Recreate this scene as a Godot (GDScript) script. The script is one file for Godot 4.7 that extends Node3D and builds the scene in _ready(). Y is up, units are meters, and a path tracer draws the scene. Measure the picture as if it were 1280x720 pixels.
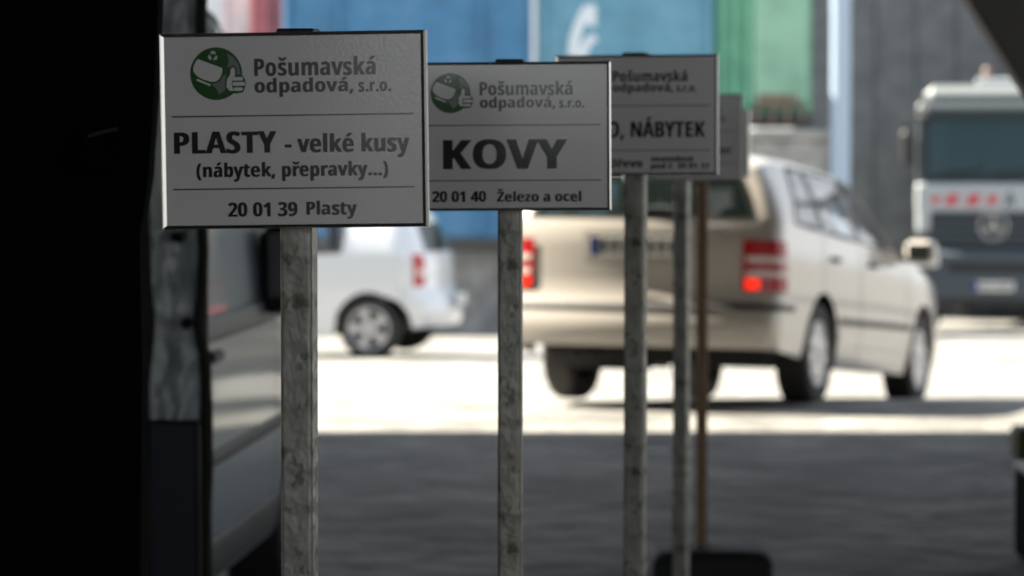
extends Node3D
# Waste collection yard seen from inside a dark open hall: a row of sign posts, a parked van,
# and a sunlit sloping yard with two cars, a lorry and large containers.

var M := {}
var bold: SystemFont
var used := {}

func _ready():
	# ---------------------------------------------------------------- camera
	var cam := Camera3D.new()
	cam.name = "camera"
	add_child(cam)
	cam.position = Vector3(0, 1.465, 0)
	cam.rotation_degrees = Vector3(-2.505, 0, 0)
	var lens := CameraAttributesPhysical.new()
	lens.frustum_focal_length = 133.33
	lens.frustum_focus_distance = 4.0
	lens.exposure_aperture = 7.8
	lens.frustum_near = 0.05
	lens.frustum_far = 900.0
	cam.attributes = lens
	cam.fov = 10.286
	cam.current = true
	# ---------------------------------------------------------------- sky, exposure
	var env := Environment.new()
	env.background_mode = Environment.BG_SKY
	var sm := ProceduralSkyMaterial.new()
	sm.sky_top_color = Color(0.54, 0.575, 0.625)
	sm.sky_horizon_color = Color(0.83, 0.84, 0.84)
	sm.sky_curve = 0.15
	sm.sky_energy_multiplier = 0.85
	sm.ground_bottom_color = Color(0.34, 0.32, 0.29)
	sm.ground_horizon_color = Color(0.55, 0.54, 0.52)
	sm.sun_angle_max = 20.0
	var sky := Sky.new()
	sky.sky_material = sm
	env.sky = sky
	env.tonemap_mode = Environment.TONE_MAPPER_LINEAR
	env.tonemap_exposure = 4.7
	env.sdfgi_enabled = true
	env.ssao_enabled = true
	env.ssil_enabled = true
	var we := WorldEnvironment.new()
	we.name = "world_environment"
	we.environment = env
	add_child(we)
	# ---------------------------------------------------------------- sun: high on the left, beyond the yard
	var sun := DirectionalLight3D.new()
	sun.name = "sun"
	sun.light_energy = 1.6
	sun.light_color = Color(1.0, 0.96, 0.88)
	sun.light_angular_distance = 0.5
	sun.shadow_enabled = true
	add_child(sun)
	sun.look_at_from_position(Vector3.ZERO, Vector3(0.95, -1.0, 0.45), Vector3.UP)

	make_materials()
	build_ground()
	build_hall()
	build_far_buildings()
	build_containers()
	build_signs()
	build_left_things()
	build_behind()
	build_cars()
	build_lorry()
	build_small_things()

# ==================================================================== helpers
func lin(r: float, g: float, b: float) -> Color:
	return Color(r, g, b).linear_to_srgb()

func mat(r, g, b, rough = 0.7, metal = 0.0) -> StandardMaterial3D:
	var m := StandardMaterial3D.new()
	m.albedo_color = lin(r, g, b)
	m.roughness = rough
	m.metallic = metal
	return m

func noise_tex(seed_: int, freq: float, octaves: int, stops: Array, size := 512, normal := false, bump := 4.0, kind := FastNoiseLite.TYPE_SIMPLEX_SMOOTH) -> NoiseTexture2D:
	var n := FastNoiseLite.new()
	n.seed = seed_
	n.frequency = freq
	n.noise_type = kind
	n.fractal_octaves = octaves
	var t := NoiseTexture2D.new()
	t.width = size
	t.height = size
	t.seamless = true
	t.noise = n
	if normal:
		t.as_normal_map = true
		t.bump_strength = bump
	elif stops.size():
		var gr := Gradient.new()
		var offs := PackedFloat32Array()
		var cols := PackedColorArray()
		for s in stops:
			offs.append(s[0])
			cols.append(lin(s[1], s[2], s[3]))
		gr.offsets = offs
		gr.colors = cols
		t.color_ramp = gr
	return t

func textured(m: StandardMaterial3D, tex: Texture2D, scale: float, world := false, nrm: Texture2D = null, nscale := 0.5) -> StandardMaterial3D:
	m.albedo_texture = tex
	m.uv1_triplanar = true
	m.uv1_world_triplanar = world
	m.uv1_scale = Vector3.ONE * scale
	if nrm:
		m.normal_enabled = true
		m.normal_texture = nrm
		m.normal_scale = nscale
	return m

func make_materials():
	bold = SystemFont.new()
	bold.font_names = PackedStringArray(["Droid Sans"])
	bold.font_weight = 700
	var fine := noise_tex(3, 0.03, 4, [], 512, true, 6.0)
	M.asphalt = textured(mat(0.88, 0.88, 0.87, 0.88), noise_tex(11, 0.006, 6, [[0.0, 0.13, 0.128, 0.125], [0.42, 0.22, 0.217, 0.21], [0.6, 0.27, 0.265, 0.255], [1.0, 0.40, 0.39, 0.37]], 1024), 0.16, true, fine, 0.4)
	M.asphalt.detail_enabled = true
	M.asphalt.detail_blend_mode = BaseMaterial3D.BLEND_MODE_MUL
	M.asphalt.detail_albedo = noise_tex(12, 0.05, 3, [[0.0, 0.55, 0.55, 0.55], [0.5, 0.95, 0.95, 0.95], [1.0, 1.0, 1.0, 1.0]], 512)
	M.asphalt.uv2_triplanar = true
	M.asphalt.uv2_world_triplanar = true
	M.asphalt.uv2_scale = Vector3.ONE * 0.9
	M.concrete = textured(mat(1, 1, 1, 0.9), noise_tex(21, 0.01, 5, [[0.0, 0.20, 0.20, 0.20], [0.5, 0.30, 0.30, 0.29], [1.0, 0.40, 0.39, 0.38]]), 0.5)
	M.dark_wall = textured(mat(1, 1, 1, 0.8), noise_tex(22, 0.01, 4, [[0.0, 0.085, 0.09, 0.095], [1.0, 0.14, 0.145, 0.15]]), 0.4)
	M.hall_wall = textured(mat(1, 1, 1, 0.9), noise_tex(23, 0.01, 4, [[0.0, 0.10, 0.10, 0.10], [1.0, 0.17, 0.17, 0.165]]), 0.4)
	M.dark_steel = mat(0.05, 0.047, 0.043, 0.6, 0.0)
	M.galv = textured(mat(1, 1, 1, 0.45, 0.3), noise_tex(31, 0.010, 5, [[0.0, 0.30, 0.293, 0.26], [0.35, 0.44, 0.43, 0.385], [0.6, 0.51, 0.50, 0.45], [1.0, 0.62, 0.61, 0.55]]), 3.2, false, noise_tex(33, 0.02, 3, [], 512, true, 8.0), 0.35)
	M.galv.uv1_scale = Vector3(3.2, 2.3, 3.2)
	M.galv.detail_enabled = true
	M.galv.detail_blend_mode = BaseMaterial3D.BLEND_MODE_MUL
	M.galv.detail_albedo = noise_tex(34, 0.018, 4, [[0.0, 0.40, 0.39, 0.36], [0.25, 0.62, 0.61, 0.58], [0.33, 1, 1, 1], [1.0, 1, 1, 1]], 512)
	M.galv.uv2_triplanar = true
	M.galv.uv2_scale = Vector3(20.0, 12.0, 20.0)
	M.rusty = textured(mat(1, 1, 1, 0.6, 0.3), noise_tex(35, 0.02, 4, [[0.0, 0.14, 0.075, 0.04], [0.5, 0.34, 0.21, 0.12], [1.0, 0.46, 0.33, 0.22]]), 5.0)
	M.alu = mat(0.80, 0.79, 0.76, 0.28, 1.0)
	M.alu_inner = mat(0.20, 0.20, 0.20, 0.4, 0.6)
	M.sheet = mat(0.78, 0.76, 0.775, 0.16)
	M.ink_black = mat(0.012, 0.011, 0.012, 0.16)
	M.ink_grey = mat(0.055, 0.053, 0.058, 0.16)
	M.ink_green = mat(0.014, 0.10, 0.016, 0.16)
	M.ink_line = mat(0.03, 0.045, 0.03, 0.16)
	M.ink_soft = mat(0.22, 0.235, 0.225, 0.16)
	var peel := noise_tex(41, 0.035, 2, [], 512, true, 3.0)
	for k in ["sheet", "ink_black", "ink_grey", "ink_green", "ink_line", "ink_soft"]:
		var m: StandardMaterial3D = M[k]
		m.metallic_specular = 0.58
		m.roughness = 0.12
		m.normal_enabled = true
		m.normal_texture = peel
		m.normal_scale = 0.07
		m.uv1_triplanar = true
		m.uv1_scale = Vector3.ONE * 9.0
	M.plastic_black = mat(0.012, 0.012, 0.013, 0.5)
	M.rubber = mat(0.02, 0.02, 0.021, 0.75)
	M.tyre = mat(0.025, 0.024, 0.023, 0.8)
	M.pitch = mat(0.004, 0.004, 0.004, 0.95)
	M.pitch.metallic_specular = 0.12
	M.glass = mat(0.02, 0.03, 0.03, 0.03)
	M.glass.transparency = BaseMaterial3D.TRANSPARENCY_ALPHA
	M.glass.albedo_color.a = 0.08
	M.glass_dark = mat(0.012, 0.018, 0.018, 0.04)
	M.glass_dark.transparency = BaseMaterial3D.TRANSPARENCY_ALPHA
	M.glass_dark.albedo_color.a = 0.75
	M.seat = mat(0.03, 0.032, 0.035, 0.9)
	M.paint_beige = paint(0.43, 0.40, 0.365)
	M.paint_beige.metallic = 0.0
	M.paint_beige.clearcoat = 0.7
	M.paint_white = paint(0.66, 0.68, 0.70)
	M.paint_van = paint(0.28, 0.37, 0.43)
	M.paint_van.clearcoat = 0.5
	M.trim = mat(0.03, 0.03, 0.032, 0.6)
	M.under = mat(0.012, 0.012, 0.012, 0.9)
	M.rim = mat(0.50, 0.50, 0.52, 0.35, 0.7)
	M.rim_dark = mat(0.05, 0.05, 0.055, 0.6)
	M.lens_red = mat(0.42, 0.012, 0.014, 0.12)
	M.lens_clear = mat(0.72, 0.62, 0.60, 0.15)
	M.lens_lit = mat(0.6, 0.03, 0.02, 0.2)
	M.lens_lit.emission_enabled = true
	M.lens_lit.emission = Color(1.0, 0.16, 0.06)
	M.lens_lit.emission_energy_multiplier = 0.3
	M.lamp_glass = mat(0.70, 0.72, 0.75, 0.1)
	M.plate_white = mat(0.62, 0.62, 0.60, 0.5)
	M.plate_blue = mat(0.01, 0.035, 0.22, 0.5)
	M.blue_a = weathered(51, 0.042, 0.17, 0.33)
	M.blue_b = weathered(52, 0.10, 0.27, 0.38)
	M.green = weathered(53, 0.13, 0.38, 0.25)
	M.green_light = weathered(54, 0.24, 0.45, 0.33)
	M.red = weathered(55, 0.36, 0.10, 0.11)
	M.white_steel = weathered(56, 0.60, 0.63, 0.66)
	M.rust_brown = textured(mat(1, 1, 1, 0.9), noise_tex(57, 0.02, 4, [[0.0, 0.10, 0.08, 0.06], [0.5, 0.20, 0.15, 0.11], [1.0, 0.30, 0.25, 0.20]]), 1.0)
	M.pale_pipe = mat(0.34, 0.43, 0.54, 0.45)
	M.paint_mark = mat(0.62, 0.68, 0.74, 0.6)
	M.lorry_white = paint(0.44, 0.47, 0.50)
	M.lorry_dark = mat(0.03, 0.04, 0.048, 0.5)
	M.lorry_grey = mat(0.05, 0.065, 0.08, 0.45)
	M.red_mark = mat(0.55, 0.06, 0.07, 0.5)
	M.chrome = mat(0.6, 0.6, 0.6, 0.25, 0.9)
	M.amber = mat(0.17, 0.12, 0.10, 0.5)
	M.lorry_roof = mat(0.17, 0.19, 0.20, 0.5)

func paint(r, g, b) -> StandardMaterial3D:
	var m := mat(r, g, b, 0.36, 0.15)
	m.clearcoat_enabled = true
	m.clearcoat = 1.0
	m.clearcoat_roughness = 0.04
	return m

func weathered(s, r, g, b) -> StandardMaterial3D:
	return textured(mat(1, 1, 1, 0.55), noise_tex(s, 0.012, 4, [[0.0, r * 0.75 + 0.01, g * 0.75 + 0.01, b * 0.75 + 0.01], [0.5, r, g, b], [1.0, r * 0.95 + 0.04, g * 0.95 + 0.04, b * 0.95 + 0.04]], 256), 0.5)

func numbered(called: String) -> String:
	if not used.has(called):
		used[called] = 0
		return called
	used[called] += 1
	return "%s_%03d" % [called, used[called]]

func thing(called: String, label: String, category: String, at := Vector3.ZERO, turn := 0.0, group := "") -> Node3D:
	var o := Node3D.new()
	o.name = numbered(called)
	add_child(o)
	o.position = at
	o.rotation_degrees.y = turn
	o.set_meta("label", label)
	o.set_meta("category", category)
	if group:
		o.set_meta("group", group)
	return o

func obj(called: String, mesh: Mesh, m: Material, parent: Node3D, at := Vector3.ZERO) -> MeshInstance3D:
	var o := MeshInstance3D.new()
	o.name = called
	o.mesh = mesh
	o.material_override = m
	o.position = at
	parent.add_child(o, true)
	return o

func new_st() -> SurfaceTool:
	var st := SurfaceTool.new()
	st.begin(Mesh.PRIMITIVE_TRIANGLES)
	return st

func tri(st: SurfaceTool, a: Vector3, b: Vector3, c: Vector3):  # a b c run counter-clockwise seen from outside
	var n := (b - a).cross(c - a)
	if n.length_squared() < 1e-20:
		return
	n = n.normalized()
	for p in [a, c, b]:
		st.set_normal(n)
		st.set_uv(Vector2(p.x + p.z, p.y))
		st.add_vertex(p)

func quad(st: SurfaceTool, a: Vector3, b: Vector3, c: Vector3, d: Vector3):
	tri(st, a, b, c)
	tri(st, a, c, d)

# box with chamfered edges
func box(st: SurfaceTool, c: Vector3, s: Vector3, bev := 0.0, basis := Basis.IDENTITY):
	var h := s / 2.0
	bev = minf(bev, minf(h.x, minf(h.y, h.z)) * 0.95)
	var P := func(x: float, y: float, z: float) -> Vector3: return c + basis * Vector3(x, y, z)
	if bev <= 0.0:
		var v := []
		for i in 8:
			v.append(P.call(h.x * (1 if i & 1 else -1), h.y * (1 if i & 2 else -1), h.z * (1 if i & 4 else -1)))
		quad(st, v[4], v[5], v[7], v[6])
		quad(st, v[1], v[0], v[2], v[3])
		quad(st, v[5], v[1], v[3], v[7])
		quad(st, v[0], v[4], v[6], v[2])
		quad(st, v[6], v[7], v[3], v[2])
		quad(st, v[0], v[1], v[5], v[4])
		return
	var hull := []
	for sx in [-1, 1]:
		for sy in [-1, 1]:
			for sz in [-1, 1]:
				hull.append([Vector3(sx * h.x, sy * (h.y - bev), sz * (h.z - bev)), Vector3(sx * (h.x - bev), sy * h.y, sz * (h.z - bev)), Vector3(sx * (h.x - bev), sy * (h.y - bev), sz * h.z)])
	var K := func(sx: int, sy: int, sz: int, axis: int) -> Vector3:
		return c + basis * hull[(4 if sx > 0 else 0) + (2 if sy > 0 else 0) + (1 if sz > 0 else 0)][axis]
	for s1 in [-1, 1]:
		oriented(st, [K.call(s1, -1, -1, 0), K.call(s1, 1, -1, 0), K.call(s1, 1, 1, 0), K.call(s1, -1, 1, 0)], c)
		oriented(st, [K.call(-1, s1, -1, 1), K.call(1, s1, -1, 1), K.call(1, s1, 1, 1), K.call(-1, s1, 1, 1)], c)
		oriented(st, [K.call(-1, -1, s1, 2), K.call(1, -1, s1, 2), K.call(1, 1, s1, 2), K.call(-1, 1, s1, 2)], c)
		for s2 in [-1, 1]:
			oriented(st, [K.call(s1, s2, -1, 0), K.call(s1, s2, 1, 0), K.call(s1, s2, 1, 1), K.call(s1, s2, -1, 1)], c)
			oriented(st, [K.call(s1, -1, s2, 0), K.call(s1, 1, s2, 0), K.call(s1, 1, s2, 2), K.call(s1, -1, s2, 2)], c)
			oriented(st, [K.call(-1, s1, s2, 1), K.call(1, s1, s2, 1), K.call(1, s1, s2, 2), K.call(-1, s1, s2, 2)], c)
			for s3 in [-1, 1]:
				oriented(st, [K.call(s1, s2, s3, 0), K.call(s1, s2, s3, 1), K.call(s1, s2, s3, 2)], c)

func oriented(st: SurfaceTool, p: Array, from: Vector3):
	var mid := Vector3.ZERO
	for q in p:
		mid += q
	mid /= p.size()
	var n: Vector3 = (p[1] - p[0]).cross(p[2] - p[0])
	if n.dot(mid - from) < 0.0:
		p.reverse()
	for i in range(1, p.size() - 1):
		tri(st, p[0], p[i], p[i + 1])

func box_mesh(c: Vector3, s: Vector3, bev := 0.0, basis := Basis.IDENTITY) -> ArrayMesh:
	var st := new_st()
	box(st, c, s, bev, basis)
	return st.commit()

# polygon in x/y (any winding) made solid between z0 and z1
func prism(st: SurfaceTool, poly: PackedVector2Array, z0: float, z1: float):
	if Geometry2D.is_polygon_clockwise(poly):  # Godot's test is for y down: clockwise there is counter-clockwise with y up
		poly = poly.duplicate()
	else:
		poly = poly.duplicate()
	var area := 0.0
	for i in poly.size():
		var a := poly[i]
		var b := poly[(i + 1) % poly.size()]
		area += a.x * b.y - b.x * a.y
	if area < 0:
		poly.reverse()
	var idx := Geometry2D.triangulate_polygon(poly)
	for i in range(0, idx.size(), 3):
		var a := poly[idx[i]]
		var b := poly[idx[i + 1]]
		var c := poly[idx[i + 2]]
		if (b - a).cross(c - a) < 0:
			var t := b
			b = c
			c = t
		tri(st, Vector3(a.x, a.y, z1), Vector3(b.x, b.y, z1), Vector3(c.x, c.y, z1))
		tri(st, Vector3(a.x, a.y, z0), Vector3(c.x, c.y, z0), Vector3(b.x, b.y, z0))
	for i in poly.size():
		var a := poly[i]
		var b := poly[(i + 1) % poly.size()]
		quad(st, Vector3(a.x, a.y, z0), Vector3(b.x, b.y, z0), Vector3(b.x, b.y, z1), Vector3(a.x, a.y, z1))

func prism_mesh(poly: PackedVector2Array, z0: float, z1: float) -> ArrayMesh:
	var st := new_st()
	prism(st, poly, z0, z1)
	return st.commit()

func ring_poly(c: Vector2, r: float, n := 40) -> PackedVector2Array:
	var p := PackedVector2Array()
	for i in n:
		p.append(c + Vector2.from_angle(TAU * i / n) * r)
	return p

func round_rect(c: Vector2, size: Vector2, r: float, turn := 0.0, n := 5) -> PackedVector2Array:
	var p := PackedVector2Array()
	r = minf(r, minf(size.x, size.y) * 0.499)
	for k in 4:
		var cx: float = (size.x / 2 - r) * (1 if k == 0 or k == 3 else -1)
		var cy: float = (size.y / 2 - r) * (1 if k < 2 else -1)
		for i in n + 1:
			p.append(c + (Vector2(cx, cy) + Vector2.from_angle(PI / 2 * (k + float(i) / n)) * r).rotated(turn))
	return p

func stroke(pts: Array, w0: float, w1: float) -> PackedVector2Array:
	var l := PackedVector2Array()
	var r := PackedVector2Array()
	for i in pts.size():
		var a: Vector2 = pts[maxi(i - 1, 0)]
		var b: Vector2 = pts[mini(i + 1, pts.size() - 1)]
		var n := (b - a).normalized().orthogonal() * lerpf(w0, w1, float(i) / (pts.size() - 1)) / 2
		l.append(pts[i] + n)
		r.append(pts[i] - n)
	r.reverse()
	l.append_array(r)
	return l

# square tube with rounded corners, standing along y
func tube_mesh(w: float, y0: float, y1: float, r := 0.005) -> ArrayMesh:
	var st := new_st()
	var poly := round_rect(Vector2.ZERO, Vector2(w, w), r)
	var n := poly.size()
	for i in n:
		var a := poly[i]
		var b := poly[(i + 1) % n]
		quad(st, Vector3(b.x, y0, b.y), Vector3(a.x, y0, a.y), Vector3(a.x, y1, a.y), Vector3(b.x, y1, b.y))
		tri(st, Vector3(0, y1, 0), Vector3(b.x, y1, b.y), Vector3(a.x, y1, a.y))
	return st.commit()

# turned shape about y: profile of (radius, height)
func lathe(prof: Array, n := 32, basis := Basis.IDENTITY, at := Vector3.ZERO) -> ArrayMesh:
	var rows := []
	for p in prof:
		var row := PackedVector3Array()
		for i in n + 1:
			var a := TAU * i / n
			row.append(at + basis * Vector3(p[0] * cos(a), p[1], p[0] * sin(a)))
		rows.append(row)
	var st := new_st()
	grid(st, rows, false)
	return st.commit()

# smooth sheet through rows of points; outside is cross(step along the row, step to the next row), or its opposite with flip
func grid(st: SurfaceTool, rows: Array, flip := false, skip = null):
	var R := rows.size()
	var C: int = rows[0].size()
	var N := []
	for r in R:
		var nr := PackedVector3Array()
		for c in C:
			var dc: Vector3 = rows[r][mini(c + 1, C - 1)] - rows[r][maxi(c - 1, 0)]
			var dr: Vector3 = rows[mini(r + 1, R - 1)][c] - rows[maxi(r - 1, 0)][c]
			if dc.length_squared() < 1e-12:
				var rr := r + 1 if r + 1 < R else r - 1
				dc = rows[rr][mini(c + 1, C - 1)] - rows[rr][maxi(c - 1, 0)]
			var n := dc.cross(dr)
			n = n.normalized() if n.length_squared() > 1e-16 else Vector3.UP
			nr.append(-n if flip else n)
		N.append(nr)
	for r in R - 1:
		for c in C - 1:
			if skip != null and skip.call(r, c):
				continue
			var q := [[r, c], [r, c + 1], [r + 1, c + 1], [r + 1, c]]
			var order := [0, 1, 2, 0, 2, 3] if flip else [0, 2, 1, 0, 3, 2]
			for k in order:
				var i: int = q[k][0]
				var j: int = q[k][1]
				st.set_normal(N[i][j])
				st.set_uv(Vector2(float(j) / C, float(i) / R))
				st.add_vertex(rows[i][j])

func grid_mesh(rows: Array, flip := false, skip = null) -> ArrayMesh:
	var st := new_st()
	grid(st, rows, flip, skip)
	return st.commit()

# lettering fitted into the box left..right, bottom..top (metres on the board)
func text(called: String, s: String, l: float, r: float, top: float, bottom: float, z: float, m: Material, parent: Node3D, heavier := 0.0):
	var t := TextMesh.new()
	t.text = s
	t.font = bold
	t.font_size = 64
	t.pixel_size = 0.001
	t.depth = 0.004
	t.curve_step = 1.0
	var b := t.get_aabb()
	var st := new_st()
	st.append_from(t, 0, Transform3D.IDENTITY)
	if heavier > 0.0:  # a heavier cut of the letters
		st.append_from(t, 0, Transform3D(Basis.IDENTITY, Vector3(heavier, 0, 0.001)))
		b.size.x += heavier
	var o := obj(called, st.commit(), m, parent)
	var sx := (r - l) / b.size.x
	var sy := (top - bottom) / b.size.y
	o.scale = Vector3(sx, sy, 0.1)
	o.position = Vector3(l - b.position.x * sx, bottom - b.position.y * sy, z)
	return o

func prof(arr: Array, u: float) -> float:
	if u <= arr[0][0]:
		return arr[0][1]
	for i in arr.size() - 1:
		if u <= arr[i + 1][0]:
			var t: float = (u - arr[i][0]) / (arr[i + 1][0] - arr[i][0])
			var p0: float = arr[maxi(i - 1, 0)][1]
			var p3: float = arr[mini(i + 2, arr.size() - 1)][1]
			return cubic_interpolate(arr[i][1], arr[i + 1][1], lerpf(arr[i][1], p0, 0.5), lerpf(arr[i + 1][1], p3, 0.5), t)
	return arr[arr.size() - 1][1]

# ==================================================================== ground
const SLOPE := [[-60.0, 0.0], [17.6, 0.0], [18.5, -0.01], [20.5, -0.145], [22.5, -0.29], [30.5, -0.535], [44.0, -1.03], [60.0, -1.4], [120.0, -1.9], [600.0, -2.0]]

func ground_y(d: float) -> float:
	for i in SLOPE.size() - 1:
		if d <= SLOPE[i + 1][0]:
			return lerpf(SLOPE[i][1], SLOPE[i + 1][1], (d - SLOPE[i][0]) / (SLOPE[i + 1][0] - SLOPE[i][0]))
	return SLOPE[SLOPE.size() - 1][1]

func build_ground():
	var ds := []
	var d := -60.0
	while d < 12.0:
		ds.append(d)
		d += 6.0
	d = 12.0
	while d < 62.0:
		ds.append(d)
		d += 0.5
	ds.append_array([70.0, 90.0, 120.0, 200.0, 400.0, 600.0])
	var rows := []
	for q in ds:
		var row := PackedVector3Array()
		for x in [-400.0, -100.0, -40.0, -15.0, 0.0, 15.0, 40.0, 100.0, 400.0]:
			row.append(Vector3(x, ground_y(q), -q))
		rows.append(row)
	var o := obj("ground", grid_mesh(rows, false), M.asphalt, self)
	o.set_meta("kind", "structure")

# ==================================================================== the hall overhead
func build_hall():
	var t := thing("collection_hall", "dark steel hall roof with a slanting brace at the top right", "building", Vector3(-2, 0, -5))
	var X0 := -18.0
	var X1 := 14.0
	var back := 9.0
	var front := -18.435
	var place := func(lo: Vector3, hi: Vector3, m: Material, called: String):
		obj(called, box_mesh((lo + hi) / 2 - t.position, hi - lo), m, t)
	place.call(Vector3(X0 - 0.3, 4.3, front), Vector3(X1 + 0.3, 4.55, back + 0.3), M.dark_steel, "roof")
	place.call(Vector3(X0 - 0.3, 0, -13.0), Vector3(X0, 4.298, back), M.hall_wall, "wall")
	place.call(Vector3(X1, 0, -13.0), Vector3(X1 + 0.3, 4.298, back), M.hall_wall, "wall")
	# rear wall with a gate opening on the right
	var g0 := -3.1
	var g1 := 13.0
	var gh := 4.2
	place.call(Vector3(X0 - 0.3, 0, back), Vector3(g0, 4.298, back + 0.3), M.hall_wall, "wall")
	place.call(Vector3(g1, 0, back), Vector3(X1 + 0.3, 4.298, back + 0.3), M.hall_wall, "wall")
	place.call(Vector3(g0 + 0.002, gh, back), Vector3(g1 - 0.002, 4.298, back + 0.3), M.hall_wall, "wall")
	# column and brace at the right edge of the picture
	place.call(Vector3(1.95, 0, -9.1), Vector3(2.15, 4.298, -8.9), M.dark_steel, "column")
	var a := Vector3(2.01, 1.0, -9.0)
	var b := Vector3(-0.09, 4.29, -9.0)
	var dir := (b - a).normalized()
	var bs := Basis(Vector3(dir.y, -dir.x, 0), dir, Vector3(0, 0, 1))
	obj("brace", box_mesh((a + b) / 2 - t.position, Vector3(0.30, (b - a).length(), 0.14), 0.008, bs), mat(0.13, 0.122, 0.11, 0.6), t)
	for z in [-3.0, -8.7, -15.0]:
		place.call(Vector3(X0, 4.05, z - 0.1), Vector3(X1, 4.297, z + 0.1), M.dark_steel, "roof_beam")

# ==================================================================== far buildings
func build_far_buildings():
	var gy := ground_y(52.0)
	var t := thing("dark_warehouse", "dark grey windowless warehouse wall behind the lorry", "building", Vector3(12, gy, -54))
	obj("wall", box_mesh(Vector3(0, 4.0, 0), Vector3(15.2, 8.0, 8.0)), M.dark_wall, t)
	# vertical cladding sheets
	for i in 24:
		var w := 0.62
		obj("cladding_panel", box_mesh(Vector3(-7.3 + i * 0.635, 4.0, 4.02 + 0.012 * (i % 2)), Vector3(w, 7.9, 0.04), 0.006), M.dark_wall, t)
	obj("roof_edge", box_mesh(Vector3(0, 8.1, 0.1), Vector3(15.5, 0.2, 8.4), 0.02), M.dark_steel, t)
	var p := thing("pale_blue_column", "pale blue round steel column left of the dark warehouse", "column", Vector3(4.1, ground_y(40.0), -40.0))
	obj("shaft", lathe([[0.0, 0.0], [0.125, 0.0], [0.125, 7.0], [0.0, 7.0]], 28), M.pale_pipe, p)
	obj("base_plate", box_mesh(Vector3(0, 0.02, 0), Vector3(0.4, 0.04, 0.4), 0.005), M.concrete, p)
	var q := thing("concrete_platform", "grey concrete loading platform carrying the green container", "platform", Vector3(3.2, ground_y(41.0) - 0.05, -41.6))
	obj("block", box_mesh(Vector3(0, 1.27, 0), Vector3(1.66, 2.54, 3.0), 0.02), M.concrete, q)
	obj("ledge", box_mesh(Vector3(0, 2.6, 0.02), Vector3(1.72, 0.12, 3.1), 0.015), M.concrete, q)
	var w := thing("concrete_plinth", "low grey concrete wall with posts under the blue containers", "wall", Vector3(-0.6, ground_y(40.0) - 0.05, -41.2))
	obj("wall", box_mesh(Vector3(0, 0.54, -0.5), Vector3(6.2, 1.08, 1.6), 0.01), M.concrete, w)
	for i in 6:
		obj("post", box_mesh(Vector3(-2.8 + i * 1.12, 0.53, 0.4), Vector3(0.14, 1.06, 0.2), 0.01), M.dark_steel, w)

# ==================================================================== containers
func container(called, label, x0, x1, y0, y1, z, depth, m, ribs: Array, group := ""):
	var t := thing(called, label, "container", Vector3((x0 + x1) / 2, y0, z - depth / 2), 0.0, group)
	var w: float = x1 - x0
	var h: float = y1 - y0
	obj("body", box_mesh(Vector3(0, h / 2, 0), Vector3(w, h, depth), 0.02), m, t)
	obj("bottom_rail", box_mesh(Vector3(0, 0.09, depth / 2 + 0.03), Vector3(w - 0.01, 0.16, 0.08), 0.012), M.dark_steel, t)
	for x in ribs:
		obj("rib", box_mesh(Vector3(x, h / 2 + 0.09, depth / 2 + 0.035), Vector3(0.10, h - 0.24, 0.09), 0.03), m, t)
	return t

func build_containers():
	var base := ground_y(40.0) + 1.04
	var a = container("blue_container", "deep blue steel container behind the KOVY sign", -2.9, 0.31, base, base + 3.5, -40.6, 2.4, M.blue_a, [-1.55, -0.9, 0.9, 1.55], "blue containers")
	obj("corner_post", box_mesh(Vector3(1.57, 1.75, 1.25), Vector3(0.06, 3.46, 0.08), 0.01), M.paint_mark, a)
	var b = container("blue_container", "lighter blue container with white painted strokes", 0.33, 2.55, base, base + 3.5, -40.62, 2.4, M.blue_b, [-1.06, 1.06], "blue containers")
	# white brush strokes on the lighter container
	var st := new_st()
	prism(st, stroke([Vector2(0.0, 0.0), Vector2(0.02, 0.2), Vector2(0.08, 0.4), Vector2(0.16, 0.56), Vector2(0.21, 0.62)], 0.13, 0.12), 0, 0.003)
	prism(st, PackedVector2Array([Vector2(0.12, 0.46), Vector2(0.17, 0.62), Vector2(0.27, 0.67), Vector2(0.30, 0.58), Vector2(0.29, 0.38), Vector2(0.22, 0.38)]), 0.004, 0.007)
	prism(st, stroke([Vector2(0.12, -0.02), Vector2(0.15, 0.12), Vector2(0.21, 0.2), Vector2(0.29, 0.24)], 0.12, 0.1), 0, 0.003)
	obj("painted_mark", st.commit(), M.paint_mark, b, Vector3(-0.67, 2.47, 1.203))
	var g = container("green_container", "green steel container with ribs and a rusty lower edge", 2.57, 3.80, 1.74, 4.6, -40.7, 2.4, M.green, [-0.53, -0.36, -0.19])
	obj("door", box_mesh(Vector3(0.22, 1.4, 1.23), Vector3(0.70, 2.3, 0.06), 0.02), M.green_light, g)
	obj("rust_patch", box_mesh(Vector3(0.18, 0.33, 1.262), Vector3(0.5, 0.16, 0.012), 0.004), M.rust_brown, g)
	for i in 4:
		obj("door_bracket", box_mesh(Vector3(-0.08 + i * 0.19, 0.18, 1.28), Vector3(0.06, 0.3, 0.07), 0.01), M.rust_brown, g)
	for i in 3:
		obj("vent_slot", box_mesh(Vector3(0.06 + i * 0.17, 2.05, 1.265), Vector3(0.09, 0.22, 0.014), 0.004), M.green, g)
	container("red_container", "faded red steel container left of the blue container", -3.38, -2.93, base, base + 3.5, -41.4, 2.0, M.red, [0.0])
	container("white_container", "white steel container seen through the van window", -4.7, -3.42, base - 1.0, base + 3.5, -41.9, 2.0, M.white_steel, [-0.3, 0.3])
	var c := thing("concrete_block_row", "grey concrete base under the red container", "wall", Vector3(-3.15, ground_y(42.0) - 0.05, -42.4))
	obj("block", box_mesh(Vector3(0, 0.55, 0), Vector3(0.44, 1.1, 1.9), 0.01), M.concrete, c)

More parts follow.
